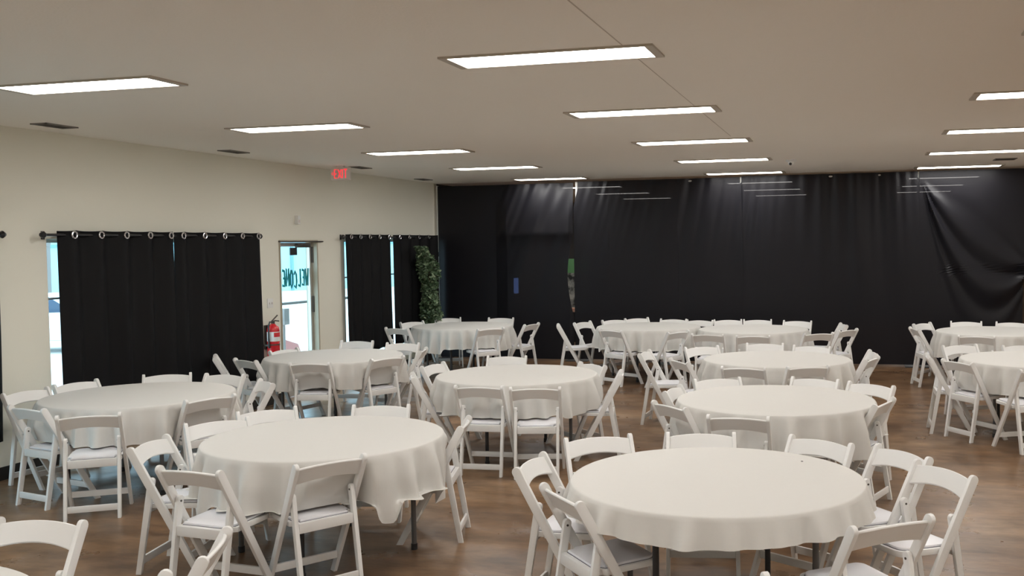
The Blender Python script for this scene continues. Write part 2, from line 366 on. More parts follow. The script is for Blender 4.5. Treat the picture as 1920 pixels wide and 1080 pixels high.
b = bm_new(); tube(b, [(0, -0.02, 0.445), (0.01, 0.03, 0.455), (0.02, 0.10, 0.445)], 0.009, 8); tube(b, [(0, -0.02, 0.455), (0.01, 0.02, 0.485), (0.02, 0.07, 0.52)], 0.009, 8); obj('lever', b, M['dkmetal'], t)
b = bm_new(); tube(b, [(0, -0.02, 0.44), (0.0, -0.07, 0.445), (0, -0.098, 0.40), (0, -0.10, 0.25), (0, -0.095, 0.12)], [0.010, 0.010, 0.010, 0.010, 0.014], 10); obj('hose', b, M['dark'], t)
b = bm_new(); box(b, -0.10, -0.076, -0.05, 0.05, 0.10, 0.40); box(b, -0.10, 0.0, -0.083, -0.079, 0.14, 0.16); obj('bracket', b, M['dkmetal'], t)
b = bm_new(); lathe(b, [(0.0795, 0.150), (0.081, 0.151), (0.081, 0.165), (0.0795, 0.166)], 28); obj('strap', b, M['dkmetal'], t)

# ------------------------------------------------------------ eyelet curtains on rods
XC = XL+0.085; ZR = 2.135
def eyelet(label, y0, y1, grom, z0, z1, seed, amp=0.040):
    """panel hanging between y0 and y1; the rod threads through rings at the y values in grom"""
    rnd = random.Random(seed); t = thing('curtain', label, 'curtain', (XC, (y0+y1)/2, z0), 0, 'black eyelet curtains'); yc = (y0+y1)/2
    n = 120; zs = [z0+(z1-z0)*k/26 for k in range(27)]; b = bm_new(); grid = []
    ph = [rnd.uniform(0, 6.28) for _ in range(4)]; sp = (grom[-1]-grom[0])/max(1, len(grom)-1)
    for k, z in enumerate(zs):
        row = []; top = (z-z0)/(z1-z0)
        for i in range(n+1):
            s = i/n; y = y0+(y1-y0)*s
            q = 2*PI*(y-grom[0])/sp
            dx = amp*math.cos(q)*(0.6+0.4*top)+0.010*math.sin(q*0.5+ph[0])*(1-top)+0.008*math.sin(q*1.7+ph[1]+z*0.6)*(1-top)
            yy = y+0.02*math.sin(ph[2]+z*1.3)*(1-top)*s+0.01*math.sin(q+ph[3])*(1-top)
            row.append(b.verts.new((dx, yy-yc, z-z0+0.004*math.sin(q))))
        grid.append(row)
    for k in range(len(zs)-1):
        for i in range(n): b.faces.new((grid[k][i], grid[k][i+1], grid[k+1][i+1], grid[k+1][i]))
    o = obj('fabric_panel', b, M['curtain'], t); md = o.modifiers.new('thick', 'SOLIDIFY'); md.thickness = 0.003
    for g in grom:
        b = bm_new(); N = 18
        tube(b, [(amp+0.006, g-yc+0.030*math.cos(2*PI*a/N), ZR-z0+0.030*math.sin(2*PI*a/N)) for a in range(N+1)], 0.0085, 8, False)
        obj('eyelet', b, M['chrome'], t)
    return t
def rod(label, y0, y1):
    t = thing('curtain_rod', label, 'curtain rod', (XC, (y0+y1)/2, ZR), 0, 'curtain rods'); h = (y1-y0)/2
    b = bm_new(); tube(b, [(0, -h, 0), (0, h, 0)], 0.013, 12); obj('pole', b, M['rod'], t)
    for s in (-1, 1):
        b = bm_new(); lathe(b, [(0.0, -0.033), (0.018, -0.028), (0.033, 0), (0.018, 0.028), (0.0, 0.033)], 16, Matrix.Translation((0, s*(h+0.02), 0))@Matrix.Rotation(PI/2, 4, 'X')); obj('finial', b, M['rod'], t)
        b = bm_new(); tube(b, [(0, s*(h-0.06), 0), (-0.084, s*(h-0.06), -0.005)], 0.008, 8); box(b, -0.084, -0.079, s*(h-0.06)-0.02, s*(h-0.06)+0.02, -0.04, 0.035); obj('bracket', b, M['rod'], t)
rod('black curtain rod over the window on the left wall', 7.38, 10.68)
rod('short black curtain rod beside the leafy column', 12.74, 15.93)
rod('black curtain rod ending at the left edge of the picture', 3.8, 6.90)
eyelet('wide black eyelet curtain covering the left part of the left window', 7.55, 9.105, [7.68, 8.02, 8.36, 8.70, 9.02], 0.35, 2.175, 1)
eyelet('black eyelet curtain covering the right part of the left window', 9.125, 10.665, [9.22, 9.58, 9.94, 10.28, 10.60], 0.35, 2.175, 2)
eyelet('black eyelet curtain just right of the glass door', 12.80, 14.26, [12.88, 13.16, 13.45, 13.76, 14.08], 0.42, 2.175, 3)
eyelet('black eyelet curtain hanging behind the leafy column', 14.33, 15.95, [14.45, 14.80, 15.17, 15.55], 0.42, 2.175, 4)
eyelet('black curtain cut off by the left edge of the picture', 5.2, 6.86, [5.35, 5.75, 6.15, 6.55, 6.78], 0.35, 2.175, 5)

# ------------------------------------------------------------ pipe and drape
def drape(label, x0, x1, seed, zt, folds, swag=False, xr=None):
    rnd = random.Random(seed); t = thing('drape', label, 'drape', ((x0+x1)/2, YD, 0.03), 0, 'black sheer drapes'); xc = (x0+x1)/2
    nx, nz = (340, 90) if swag else (300, 70); zb = 0.03; b = bm_new(); grid = []
    ph = [rnd.uniform(0, 6.28) for _ in range(8)]
    for k in range(nz+1):
        z = zb+(zt-zb)*k/nz; row = []; top = (z-zb)/(zt-zb)
        x1z = x1
        if swag:
            s_ = min(1, max(0, (z-1.42)/0.25)); s_ = s_*s_*(3-2*s_); x1z = 2.46+(x1-2.46)*s_
        for i in range(nx+1):
            s = i/nx; x = x0+(x1z-x0)*s
            if xr: x += xr(s, z)
            y = 0.0
            if not swag and seed != 11 and (seed != 12 or s > 0.5): x += 0.05*(s-0.5)*2*max(0.0, 1-top)**0.3 if top < 0.97 else 0
            for j, (fr, am, tp) in enumerate(folds):
                env = (0.5+0.5*math.sin(ph[j]*3+x*(1.3+0.5*j)+j))**3; tp = tp if j < 2 else 1; topx = top if j < 2 else top**2.5
                if seed == 11 and j: env *= min(1, max(0.04, (s-0.38)/0.12))
                if seed == 12 and j: env = (0.35+env)*(1 if s > 0.62 or s < 0.2 else 0.35)
                if seed == 13 and j: env = 0.15+env*1.4
                y += am*env*(tp*topx+(1-tp))*math.sin(fr*x*(0.8+0.2*top)+ph[j]+0.6*math.sin(z*1.1+ph[j]))
            if swag:
                U, Wd = 1.62, 1.42; u = x-x0-0.02; wv = zt-0.10-z
                if u > 0.01 and wv > 0:
                    uu = min(u/U, 0.999); D = (wv-Wd*uu)/max(0.06, 4*uu*(1-uu))
                    env = math.exp(-((D-0.75)/0.75)**2)*min(1, u/0.12)*min(1, wv/0.3)*max(0, min(1, (U-u)/0.15+0.25))
                    y += -0.075*env*abs(math.sin(D*4.6+0.5))**1.5
            if seed == 11:       # bulge shaped to brighten the upper cloth and darken below; no rail behind
                g = min(1, max(0, (x+6.05)/0.22))*min(1, max(0.0, (-4.60-x)/0.12))
                y -= g*(0.115*(zt-z)/(zt-2.16) if z > 2.16 else 0.055*math.exp(-(2.16-z)/0.09)+0.06)
            row.append(b.verts.new((x-xc, y, z-zb)))
        grid.append(row)
    for k in range(nz):
        for i in range(nx): b.faces.new((grid[k][i], grid[k][i+1], grid[k+1][i+1], grid[k+1][i]))
    obj('fabric', b, M['drape'], t)
    b = bm_new(); tube(b, [(x0-xc+0.04, 0.05, zt-zb-0.04), ((x1 if not swag else x1)-xc-0.04, 0.05, zt-zb-0.04)], 0.02, 10)
    return t, b
F1 = [(3.1, 0.030, 0.3), (9.7, 0.018, 0.7), (24, 0.016, 1.0), (41, 0.007, 1.0)]
F2 = [(2.7, 0.030, 0.4), (8.3, 0.018, 0.7), (25, 0.016, 1.0), (47, 0.007, 1.0)]
def gapshape(s, z):      # the right edge of the first drape bows left and leaves a slit
    return -0.10*(s**8)*max(0.0, math.sin(PI*min(1, max(0, (z-0.7)/1.5))))**1.2-0.02*s**6
def leftlap(s, z):       # the second drape laps over its pole except at the very top
    return -0.085*(1-s)**8*min(1.0, max(0.0, (2.95-z)/0.35))
specs = [('black drape hanging at the left end of the back partition', -7.13, -4.635, 11, 3.03, F1, False, gapshape),
         ('black drape second from left on the back partition', -4.565, -1.83, 12, 3.045, F2, False, leftlap),
         ('black drape left of the swagged one on the back partition', -1.81, 0.93, 13, 3.055, F1, False, None),
         ('black drape pulled into a diagonal swag at the right', 0.95, 4.6, 14, 3.055, [(13, 0.012, 0.9), (60, 0.008, 0.95)], True, None)]
for lab, x0, x1, sd, zt, fo, sw, xr in specs:
    t, b = drape(lab, x0, x1, sd, zt, fo, sw, xr)
    r = thing('drape_crossbar', lab.replace('black drape', 'horizontal bar carrying the drape').replace('hanging ', '').replace(' pulled into a diagonal swag', ' in a diagonal swag'), 'pole', ((x0+x1)/2, YD, 0.03), 0, 'drape crossbars')
    obj('bar', b, M['alum'], r)
for x, lab in ((-7.165, 'thin white upright pole in the far left corner'), (-4.607, 'pale upright pole in the slit between two drapes'), (-1.82, 'pale pole tip showing between the second and third drape'), (0.94, 'pale pole tip at the left of the swagged drape')):
    t = thing('drape_pole', lab, 'pole', (x, YD+0.06, 0), 0, 'upright poles of the drapes')
    b = bm_new(); tube(b, [(0, 0, 0.008), (0, 0, 3.045)], 0.022, 12); obj('tube', b, M['white'], t)
    b = bm_new(); box(b, -0.03, 0.03, -0.03, 0.03, 1.80, 1.88, 0.005); obj('clamp', b, M['dark'], t)
    b = bm_new(); box(b, -0.035 if x < -7 else -0.2, 0.2, -0.2, 0.2, 0, 0.008, 0.002); obj('foot_plate', b, M['steel'], t)

# leafy artificial column in the far left corner
t = thing('greenery_column', 'tall leafy artificial vine column in the corner beside the drape', 'plant', (-6.90, 15.20, 0))
rnd = random.Random(5); b = bm_new()
def path(z): return (0.02*math.sin(z*3), -0.42*max(0, (z-1.45)/0.55)**1.7+0.03*math.sin(z*4), z)
tube(b, [path(z*0.1) for z in range(0, 20)], 0.015, 8); box(b, -0.15, 0.15, -0.15, 0.15, 0, 0.02); obj('stem', b, M['stem'], t)
for name, mt, cnt in (('foliage', 'leaf', 2300), ('pale_leaves', 'leaf2', 420)):
    b = bm_new()
    for _ in range(cnt):
        z = rnd.uniform(0.25, 1.98); p = Vector(path(z)); rad = 0.20*(0.82+0.18*math.sin(z*9))*(1 if z < 1.85 else 0.75); a = rnd.uniform(0, 2*PI); rr = rad*math.sqrt(rnd.random())
        c = p+Vector((rr*math.cos(a), rr*math.sin(a), 0)); sz = rnd.uniform(0.022, 0.038)
        R_ = Matrix.Rotation(rnd.uniform(0, 6.28), 4, 'Z')@Matrix.Rotation(rnd.uniform(-1.2, 1.2), 4, 'X')@Matrix.Rotation(rnd.uniform(-1.2, 1.2), 4, 'Y')
        vs = [b.verts.new(c+R_@Vector(q)*sz) for q in ((-1, 0, 0), (-0.4, 0.55, 0.15), (0.5, 0.6, 0.1), (1.1, 0, -0.1), (0.5, -0.6, 0.1), (-0.4, -0.55, 0.15), (0, 0, -0.12))]
        for k in range(6): b.faces.new((vs[k], vs[(k+1) % 6], vs[6]))
    o = obj(name, b, M[mt], t, True); o['kind'] = 'stuff'

# things behind the drapes
b = bm_new(); box(b, -0.05, 0.05, -0.01, 0.01, 0, 0.30); wn = struct_empty('window_4', (-6.38, 18.0, 1.05)); obj('pane', b, M['blueglow'], wn, False)  # added glowing panel for the unidentified blue spot, with an invented frame
b = bm_new(); box(b, -0.08, -0.05, -0.02, 0.02, -1.05, 0.33); box(b, 0.05, 0.08, -0.02, 0.02, -1.05, 0.33); box(b, -0.05, 0.05, -0.02, 0.02, 0.30, 0.33); box(b, -0.05, 0.05, -0.02, 0.02, -1.05, 0.0); obj('window_frame', b, M['dark'], wn, False)
t = thing('picture_board', 'green and cream board glimpsed through the slit in the drapes', 'picture', (-5.86, 20.0, 0.58))
b = bm_new(); box(b, -0.36, 0.36, 0, 0.03, 0, 0.80, 0.004); obj('board', b, M['art'], t)
b = bm_new(); box(b, -0.36, 0.36, -0.006, 0.03, 0.80, 1.10, 0.002); obj('green_field', b, M['artg'], t)
b = bm_new(); box(b, -0.34, -0.26, 0.03, 0.3, -0.58, 0.2); box(b, 0.26, 0.34, 0.03, 0.3, -0.58, 0.2); obj('stand', b, M['dark'], t)
t = thing('small_carton', 'small peach carton showing low in the slit between the drapes', 'box', (-5.63, 19.2, -0.19))
b = bm_new(); box(b, -0.09, 0.09, -0.07, 0.07, 0.80, 0.88, 0.003); obj('carton_body', b, M['card'], t)
b = bm_new(); box(b, -0.12, 0.12, -0.10, 0.10, 0.19, 0.80, 0.004); obj('pedestal', b, M['dark'], t)
b = bm_new()
box(b, 2.2, 4.6, 16.9, 16.95, 0, 2.0)
for k in range(22): box(b, 2.2, 4.6, 16.88, 16.9, 0.03+k*0.09, 0.09+k*0.09)
t = obj('slatted_screen', b, M['wood'], None, False); tag(t, 'brown slatted wood screen peeking past the swagged drape at right', 'screen')

# ------------------------------------------------------------ outside
b = bm_new(); box(b, -60, XL-WT-0.01, -20, 60, -0.6, -0.45); struct('ground', b, M['pale_ground'])
def car(label, loc, rz, body):
    t = thing('car', label, 'car', loc, rz)
    prof = [(-2.1, 0.3), (-2.15, 0.62), (-2.0, 0.82), (-1.55, 0.92), (-0.95, 1.36), (0.75, 1.40), (1.35, 0.98), (2.05, 0.92), (2.12, 0.5), (2.05, 0.3)]
    b = bm_new(); prism(b, prof, 'y', -0.82, 0.82, 0.05); obj('body', b, M[body], t)
    b = bm_new(); prism(b, [(-1.40, 0.95), (-0.90, 1.31), (0.70, 1.34), (1.20, 0.98)], 'y', -0.835, 0.835, 0.01); obj('side_window', b, M['carglass'], t)
    b = bm_new(); prism(b, [(-1.555, 0.93), (-0.96, 1.37), (-0.94, 1.35), (-1.49, 0.92)], 'y', -0.68, 0.68); obj('windscreen', b, M['carglass'], t)
    for x in (-1.3, 1.3):
        for s in (-1, 1):
            b = bm_new(); lathe(b, [(0.0, -0.1), (0.30, -0.1), (0.33, -0.06), (0.33, 0.06), (0.30, 0.1), (0.0, 0.1)], 24, Matrix.Translation((x, s*0.78, 0.33))@Matrix.Rotation(PI/2, 4, 'X')); wv = obj('wheel', b, M['rubber'], t)
            b = bm_new(); lathe(b, [(0.0, -0.11), (0.2, -0.108), (0.2, 0.108), (0.0, 0.11)], 20, Matrix.Translation((x, s*0.78, 0.33))@Matrix.Rotation(PI/2, 4, 'X')); obj('hubcap', b, M['chrome'], wv)
    return t
car('red car parked outside the glass door', (-9.90, 13.20, -0.45), -PI/2, 'car').scale = (0.8, 0.9, 1.0)
car('white car parked outside the left window', (-19.5, 19.6, -0.45), 0.5, 'carw')
t = thing('storage_building', 'pale blue ribbed building across the lot through the door', 'building', (-33, 52, -0.45), 0.9)
b = bm_new(); box(b, -14, 14, -3, 3, 0, 8.0); obj('walls', b, M['container'], t, False)
b = bm_new()
for k in range(30): box(b, -14+k*0.95, -13.85+k*0.95, -3.08, -3, 0, 8.0)
for z in (2.6, 5.3, 7.9): box(b, -14, 14, -3.1, -3, z, z+0.12)
obj('ribs', b, M['conframe'], t, False)
t = thing('post_box', 'grey box on a post outside the glass door', 'box', (-8.6, 13.47, -0.45))
b = bm_new(); box(b, -0.07, 0.07, -0.07, 0.07, 1.25, 1.50, 0.01); obj('case', b, M['greybox'], t)
b = bm_new(); tube(b, [(0, 0, 0), (0, 0, 1.25)], 0.03, 8); obj('post', b, M['greybox'], t)
t = thing('railing', 'dark horizontal rail outside the glass door', 'railing', (-12, 18.0, -0.45))
b = bm_new(); tube(b, [(-1.5, -2, 1.12), (1.0, 2.6, 1.30)], 0.03, 8); obj('rail', b, M['dkmetal'], t)
for a in (0, 1):
    b = bm_new(); p = (-1.5, -2) if a == 0 else (1.0, 2.6); tube(b, [(*p, 0), (*p, 1.12 if a == 0 else 1.30)], 0.03, 8); obj('rail_post', b, M['dkmetal'], t)
def bare_tree(label, loc, seed, h):
    t = thing('bare_tree', label, 'tree', loc); rnd = random.Random(seed); b = bm_new()
    def grow(p, d, ln, r, lv):
        q = p+d*ln; tube(b, [p, (p+q)/2+Vector((rnd.uniform(-.05, .05), rnd.uniform(-.05, .05), 0))*ln, q], [r, r*.8, r*.6], 6)
        if lv == 0: return
        for _ in range(3):
            nd = (d+Vector((rnd.uniform(-.8, .8), rnd.uniform(-.8, .8), rnd.uniform(-.1, .6)))).normalized(); grow(q, nd, ln*rnd.uniform(.6, .8), r*.58, lv-1)
    grow(Vector((0, 0, 0)), Vector((0, 0, 1)), h*0.3, h*0.022, 5)
    obj('branches', b, M['bark'], t)
bare_tree('bare winter tree outside seen past the left window curtain', (-21.5, 22.3, -0.45), 3, 8.5)

# ------------------------------------------------------------ folding chair
def ty(z): return -0.215+0.43*(0.79-z)/0.79        # centre line of the long stiles
def bar_profile(p, q, w0, w1, round_top=True, n=7):
    """outline in the (y,z) plane of a bar from p (top) to q (floor), cut flat at the floor"""
    d = Vector((q[0]-p[0], q[1]-p[1])).normalized(); nrm = Vector((-d.y, d.x)); pts = []
    P_ = Vector(p)+d*w0/2; Q = Vector(q)
    for k in range(n+1):
        a = PI*k/n; pts.append(tuple(P_+nrm*(w0/2*math.cos(a))-d*(w0/2*math.sin(a))))
    for s in (-1, 1):
        e = Q+nrm*(s*w1/2); tt = (0-e.y)/d.y; e = e+d*tt; pts.append(tuple(e))
    return pts
def make_chair(label, loc, rz, group):
    t = thing('folding_chair', label, 'chair', loc, rz, group); P = M['plastic']
    for s in (-1, 1):
        b = bm_new(); prism(b, bar_profile((ty(0.79), 0.79), (ty(0.0), 0.0), 0.052, 0.040), 'x', s*0.196, s*0.220, 0.004); obj('leg', b, P, t)
    for s in (-1, 1):
        b = bm_new(); prism(b, bar_profile((-0.088, 0.600), (-0.190, 0.0), 0.042, 0.034), 'x', s*0.168, s*0.193, 0.004); lg = obj('leg', b, P, t)
        b = bm_new(); lathe(b, [(0, 0), (0.006, 0), (0.006, 0.003), (0, 0.004)], 10, Matrix.Translation((s*0.168, -0.094, 0.568))@Matrix.Rotation(-s*PI/2, 4, 'Y')); obj('bolt', b, M['dkmetal'], lg)
    # arched back panel, in the plane of the stiles
    u = Vector((0, ty(0.0)-ty(0.79), -0.79)).normalized(); nf = Vector((0, u.z*-1, u.y)).normalized(); o0 = Vector((0, ty(0.79), 0.79)); b = bm_new()
    N = 18; rows = []
    for k in range(N+1):
        x = -0.197+0.394*k/N; c = 1-(x/0.197)**2; tp = 0.032-0.026*c; bt = 0.142-0.036*c; bow = -0.016*c
        ring = [o0+u*dd+nf*(bow+th)+Vector((x, 0, 0)) for dd, th in ((tp+0.004, 0.008), (tp, 0.004), (tp, -0.004), (tp+0.004, -0.008), (bt-0.004, -0.008), (bt, -0.004), (bt, 0.004), (bt-0.004, 0.008))]
        rows.append([b.verts.new(v) for v in ring])
    for k in range(N):
        for j in range(8): b.faces.new((rows[k][j], rows[k+1][j], rows[k+1][(j+1) % 8], rows[k][(j+1) % 8]))
    b.faces.new(rows[0]); b.faces.new(rows[-1][::-1]); bmesh.ops.recalc_face_normals(b, faces=b.faces)
    obj('backrest', b, P, t)
    # seat frame with rounded front corners
    tilt = Matrix.Translation((0, 0.05, 0.43))@Matrix.Rotation(math.radians(2.0), 4, 'X')@Matrix.Translation((0, -0.05, -0.43))
    def outline(ins):
        pts = [(-0.166+ins, -0.125+ins), (0.166-ins, -0.125+ins), (0.166-ins, -0.07)]
        hx = 0.190-ins; pts += [(hx, -0.055)]; fy = 0.245-ins; r = 0.055-ins*0.5
        for k in range(6): a = (PI/2)*k/5; pts.append((hx-r+r*math.cos(a), fy-r+r*math.sin(a)))
        for k in range(6): a = PI/2+(PI/2)*k/5; pts.append((-hx+r+r*math.cos(a), fy-r+r*math.sin(a)))
        pts += [(-hx, -0.055), (-0.166+ins, -0.07)]
        return pts
    b = bm_new(); prism(b, outline(0), 'z', 0.412, 0.442, 0.004, tilt); box(b, -0.166, 0.166, -0.137, -0.118, 0.378, 0.436, 0.004)
    seat = obj('seat', b, P, t)
    b = bm_new(); prism(b, outline(0.017), 'z', 0.440, 0.4435, 0, tilt); obj('pad_seam', b, M['gap'], seat)
    b = bm_new(); prism(b, outline(0.020), 'z', 0.441, 0.456, 0.005, tilt); obj('seat_pad', b, M['pad'], seat)
    b = bm_new(); box(b, -0.168, 0.168, -0.186, -0.170, 0.058, 0.106, 0.004); obj('stretcher', b, P, t)
    b = bm_new(); box(b, -0.196, 0.196, ty(0.125)-0.010, ty(0.125)+0.010, 0.100, 0.146, 0.004); obj('stretcher', b, P, t)
    return t

CH = [(1, 0, -1.566, 5.168, -0.033), (1, 1, -1.237, 4.653, 0.724), (1, 2, -1.464, 5.726, -1.038), (1, 3, -0.919, 5.927, -1.396), (1, 4, -0.312, 5.886, -2.102), (1, 5, 0.100, 5.690, -2.457), (1, 6, 0.287, 5.292, -2.488), (1, 7, 0.023, 4.501, 2.238), (1, 8, -0.597, 3.643, 2.028), (2, 0, -4.187, 5.820, -0.694), (2, 1, -4.120, 6.291, -0.775), (2, 2, -3.453, 6.577, -1.320), (2, 3, -4.109, 5.257, 0.173), (2, 4, -3.528, 4.810, 1.471), (2, 5, -3.060, 5.077, 2.555), (2, 6, -2.799, 6.186, -2.890), (3, 0, -6.761, 6.918, -0.119), (3, 1, -6.158, 6.392, 1.343), (3, 2, -5.572, 6.173, 2.138), (3, 3, -5.267, 6.971, 2.713), (3, 4, -6.733, 7.429, -0.218), (3, 5, -6.342, 7.935, -0.991), (3, 6, -5.880, 7.984, -1.604), (3, 7, -5.307, 7.656, -2.306), (4, 0, -3.148, 8.047, 1.628), (4, 1, -2.674, 8.039, 1.801), (4, 2, -3.832, 8.493, 0.468), (4, 3, -3.985, 9.203, -0.122), (4, 4, -3.644, 9.822, -1.423), (4, 5, -2.698, 9.340, -2.257), (4, 6, -2.330, 8.840, -2.922), (5, 0, -5.578, 9.334, 1.774), (5, 1, -5.111, 9.796, 2.671), (5, 2, -6.190, 11.188, -1.477), (5, 3, -6.386, 10.252, -0.251), (5, 4, -5.472, 11.014, -1.511), (5, 5, -5.101, 10.499, -2.885), (5, 6, -6.339, 9.504, 1.133), (5, 7, -6.800, 9.660, 0.612), (6, 0, -6.540, 13.481, 1.316), (6, 1, -6.708, 14.293, -0.550), (6, 2, -6.526, 15.040, -1.113), (6, 3, -5.691, 15.114, -1.496), (6, 4, -5.288, 13.471, 2.439), (6, 5, -4.998, 14.248, -3.345), (7, 0, -0.788, 6.975, 1.542), (7, 1, -1.210, 7.329, 0.788), (7, 2, -1.278, 7.973, -0.123), (7, 3, -1.099, 8.456, -1.077), (7, 4, -0.415, 8.581, -1.897), (7, 5, 0.013, 8.345, -2.138), (7, 6, 0.010, 7.669, 2.796), (8, 0, -1.033, 9.647, 1.479), (8, 1, -0.538, 9.795, 2.020), (8, 2, -1.032, 11.516, -1.483), (8, 3, -0.540, 11.293, -1.805), (8, 4, -1.618, 11.098, -0.935), (8, 5, -1.594, 10.028, 0.612), (8, 6, -2.081, 10.640, -0.051), (8, 7, -0.027, 10.941, -2.994), (8, 8, -0.040, 10.453, 2.833), (9, 0, -1.890, 15.050, -1.338), (9, 1, -1.465, 15.089, -1.488), (9, 2, -0.896, 14.928, -1.736), (9, 3, -1.875, 13.011, 1.476), (9, 4, -1.308, 12.876, 1.675), (9, 5, -0.585, 13.300, 2.118), (9, 6, -0.376, 14.553, -2.925), (9, 7, -0.279, 13.818, 2.545), (10, 0, -3.585, 14.935, -0.835), (10, 1, -3.300, 15.287, -0.839), (10, 2, -2.825, 15.093, -1.686), (10, 3, -2.395, 14.926, -1.765), (10, 4, -4.135, 14.111, 0.296), (10, 5, -3.919, 14.543, -0.342), (10, 6, -3.226, 13.454, 1.056), (10, 7, -2.521, 13.253, 2.600), (11, 0, 1.547, 15.016, -1.630), (11, 1, 2.125, 14.938, -1.823), (11, 2, 1.488, 13.155, 1.381), (11, 3, 0.970, 14.050, 0.232), (11, 4, 1.084, 14.740, -0.625), (12, 0, 1.231, 11.632, -1.099), (12, 1, 1.866, 11.690, -1.237), (12, 2, 1.137, 10.370, 0.620), (12, 3, 0.930, 10.700, 0.020), (12, 4, 1.558, 9.890, 2.018), (13, 0, -3.530, 3.390, 4.800), (13, 1, -2.743, 3.386, 3.543), (13, 2, -2.600, 2.830, 3.600)]
TABLES = [(-0.715, 5.096), (-3.364, 5.717), (-5.924, 7.086), (-3.137, 8.824), (-5.751, 10.011), (-5.884, 14.083), (-0.618, 7.751), (-0.814, 10.434), (-1.416, 13.966), (-2.99, 14.248), (1.811, 13.985), (1.807, 10.768), (-3.394, 2.344)]
# what each table is, its cloth drop, and rotation of its legs
TD = {1: ('front right table', .125, 22), 2: ('front left table', .40, 60), 3: ('table by the left curtains', .30, 10), 4: ('centre table', .31, 35),
      5: ('table before the glass door', .28, 75), 6: ('back left table by the greenery', .34, 50), 7: ('table just behind the short-cloth one', .34, 30),
      8: ('third table of the middle row', .34, 0), 9: ('back table right of the middle pair', .36, 20), 10: ('back table left of the middle pair', .40, 40),
      11: ('far right table by the drape', .34, 15), 12: ('right edge table', .29, 80), 13: ('bottom left corner table', .30, 5)}
CL = {
1: ['left of the front right table, upper of two beside each other', 'left of the front right table, lower one with shaded seat', 'far left of the front right table, back panel clear of the cloth', 'behind the front right table, low back above its middle rim', 'behind the front right table, half hidden by its right rim', 'right of the front right table, upper of two overlapping chairs', 'right of the front right table, lower of two overlapping chairs', 'at the bottom right, seen from behind, before the front right table', 'near side of front right table, only a back tip in view'],
2: ['far left of the front left table, long arched back beside cloth', 'behind the front left table, left of its back rim', 'behind the front left table, above the middle of its rim', 'left of the front left table, seat holding a fold of cloth', 'near left of the front left table, seen from behind and turned', 'near side of the front left table, back overlapping its rim', 'right of the front left table, narrow side view'],
3: ['far left of the curtain-side table, beside the picture edge', 'near left of the curtain-side table, turned rear view', 'near side of the curtain-side table, square rear view', 'right near side of the curtain-side table, back panel before its cloth', 'far left of the curtain-side table, below the bright window strip', 'behind the middle of the curtain-side table', 'far right behind the curtain-side table', 'right of the curtain-side table, narrow back facing it'],
4: ['near side of the centre table, left of two square backs', 'near side of the centre table, right of two square backs', 'left of the centre table, edge-on with thick slanted leg', 'far left of the centre table, arched back facing right', 'behind the centre table, low back above its rim', 'far right of the centre table, partly behind its cloth', 'right of the centre table, side view with cloth on seat'],
5: ['near side of the glass-door table, left rear view', 'near right of the glass-door table, turned rear view', 'behind the glass-door table, above the middle of its rim', 'behind the glass-door table, below the fire extinguisher', 'far right behind the glass-door table', 'right of the glass-door table, edge-on view', 'left of the glass-door table, dark shaded rear view', 'far left of the glass-door table, one slanted leg showing'],
6: ['left of the greenery-side table, bluish lit back', 'far left of the greenery-side table, before the bright curtain gap', 'behind the greenery-side table, at the foot of the greenery', 'far right behind the greenery-side table', 'near right of the greenery-side table, turned rear view', 'right of the greenery-side table, standing clear of it'],
7: ['square rear view before the table behind the short-cloth table', 'near left of the table behind the short-cloth one, turned rear view', 'left of the table behind the short-cloth one, facing it', 'behind the table next to the short-cloth one, far left', 'behind the table next to the short-cloth one, above its rim', 'far right of the table behind the short-cloth one, full arched back', 'right of the table behind the short-cloth one, narrow rear view'],
8: ['near side of the third middle-row table, left rear view', 'near side of the third middle-row table, right rear view', 'behind the third middle-row table, left low back', 'behind the third middle-row table, right low back', 'far left of the third middle-row table, facing forward', 'left of the third middle-row table, turned rear view', 'standing in the aisle left of the third middle-row table, facing right', 'right of the third middle-row table, farther of two edge-on chairs', 'right of the third middle-row table, nearer of two edge-on chairs'],
9: ['behind the back table right of the middle, leftmost low back', 'behind the back table right of the middle, second low back', 'behind the back table right of the middle, rightmost low back', 'before the back table right of the middle, leftmost rear view', 'before the back table right of the middle, central rear view', 'before the back table right of the middle, rightmost rear view', 'right of the back middle table, upper of two', 'right of the back middle table, lower one seen through its opening'],
10: ['behind the back table left of the middle, leftmost low back', 'behind the back table left of the middle, second low back', 'behind the back table left of the middle, third low back', 'against the drape between the two back middle tables', 'alone left of the back middle tables, pure side view', 'far left of the back middle tables, open back facing forward', 'before the back table left of the middle, bluish rear view at left', 'before the back table left of the middle, rear view at right'],
11: ['behind the far right table, left low back', 'behind the far right table, right low back', 'before the far right table, shaded rear view', 'left of the far right table, nearer narrow one', 'left of the far right table, farther one facing forward'],
12: ['behind the right edge table, left arched back', 'behind the right edge table, low back at the picture edge', 'near left of the right edge table, large turned rear view', 'left of the right edge table, behind the turned one', 'before the right edge table, mostly cut off by picture edge'],
13: ['behind the corner table at bottom left, arched back', 'bottom left corner, edge-on back right of the corner table', 'bottom left corner, only one back tip above picture bottom']}
first = None
for t_, k, x, y, th in CH:
    lab = 'white folding chair '+CL[t_][k]; loc = (x, y, 0); rz = th-PI/2; g = 'white folding chairs around the tables'
    if first is None: first = make_chair(lab, loc, rz, g)
    else: dup(first, loc, rz, lab, g)

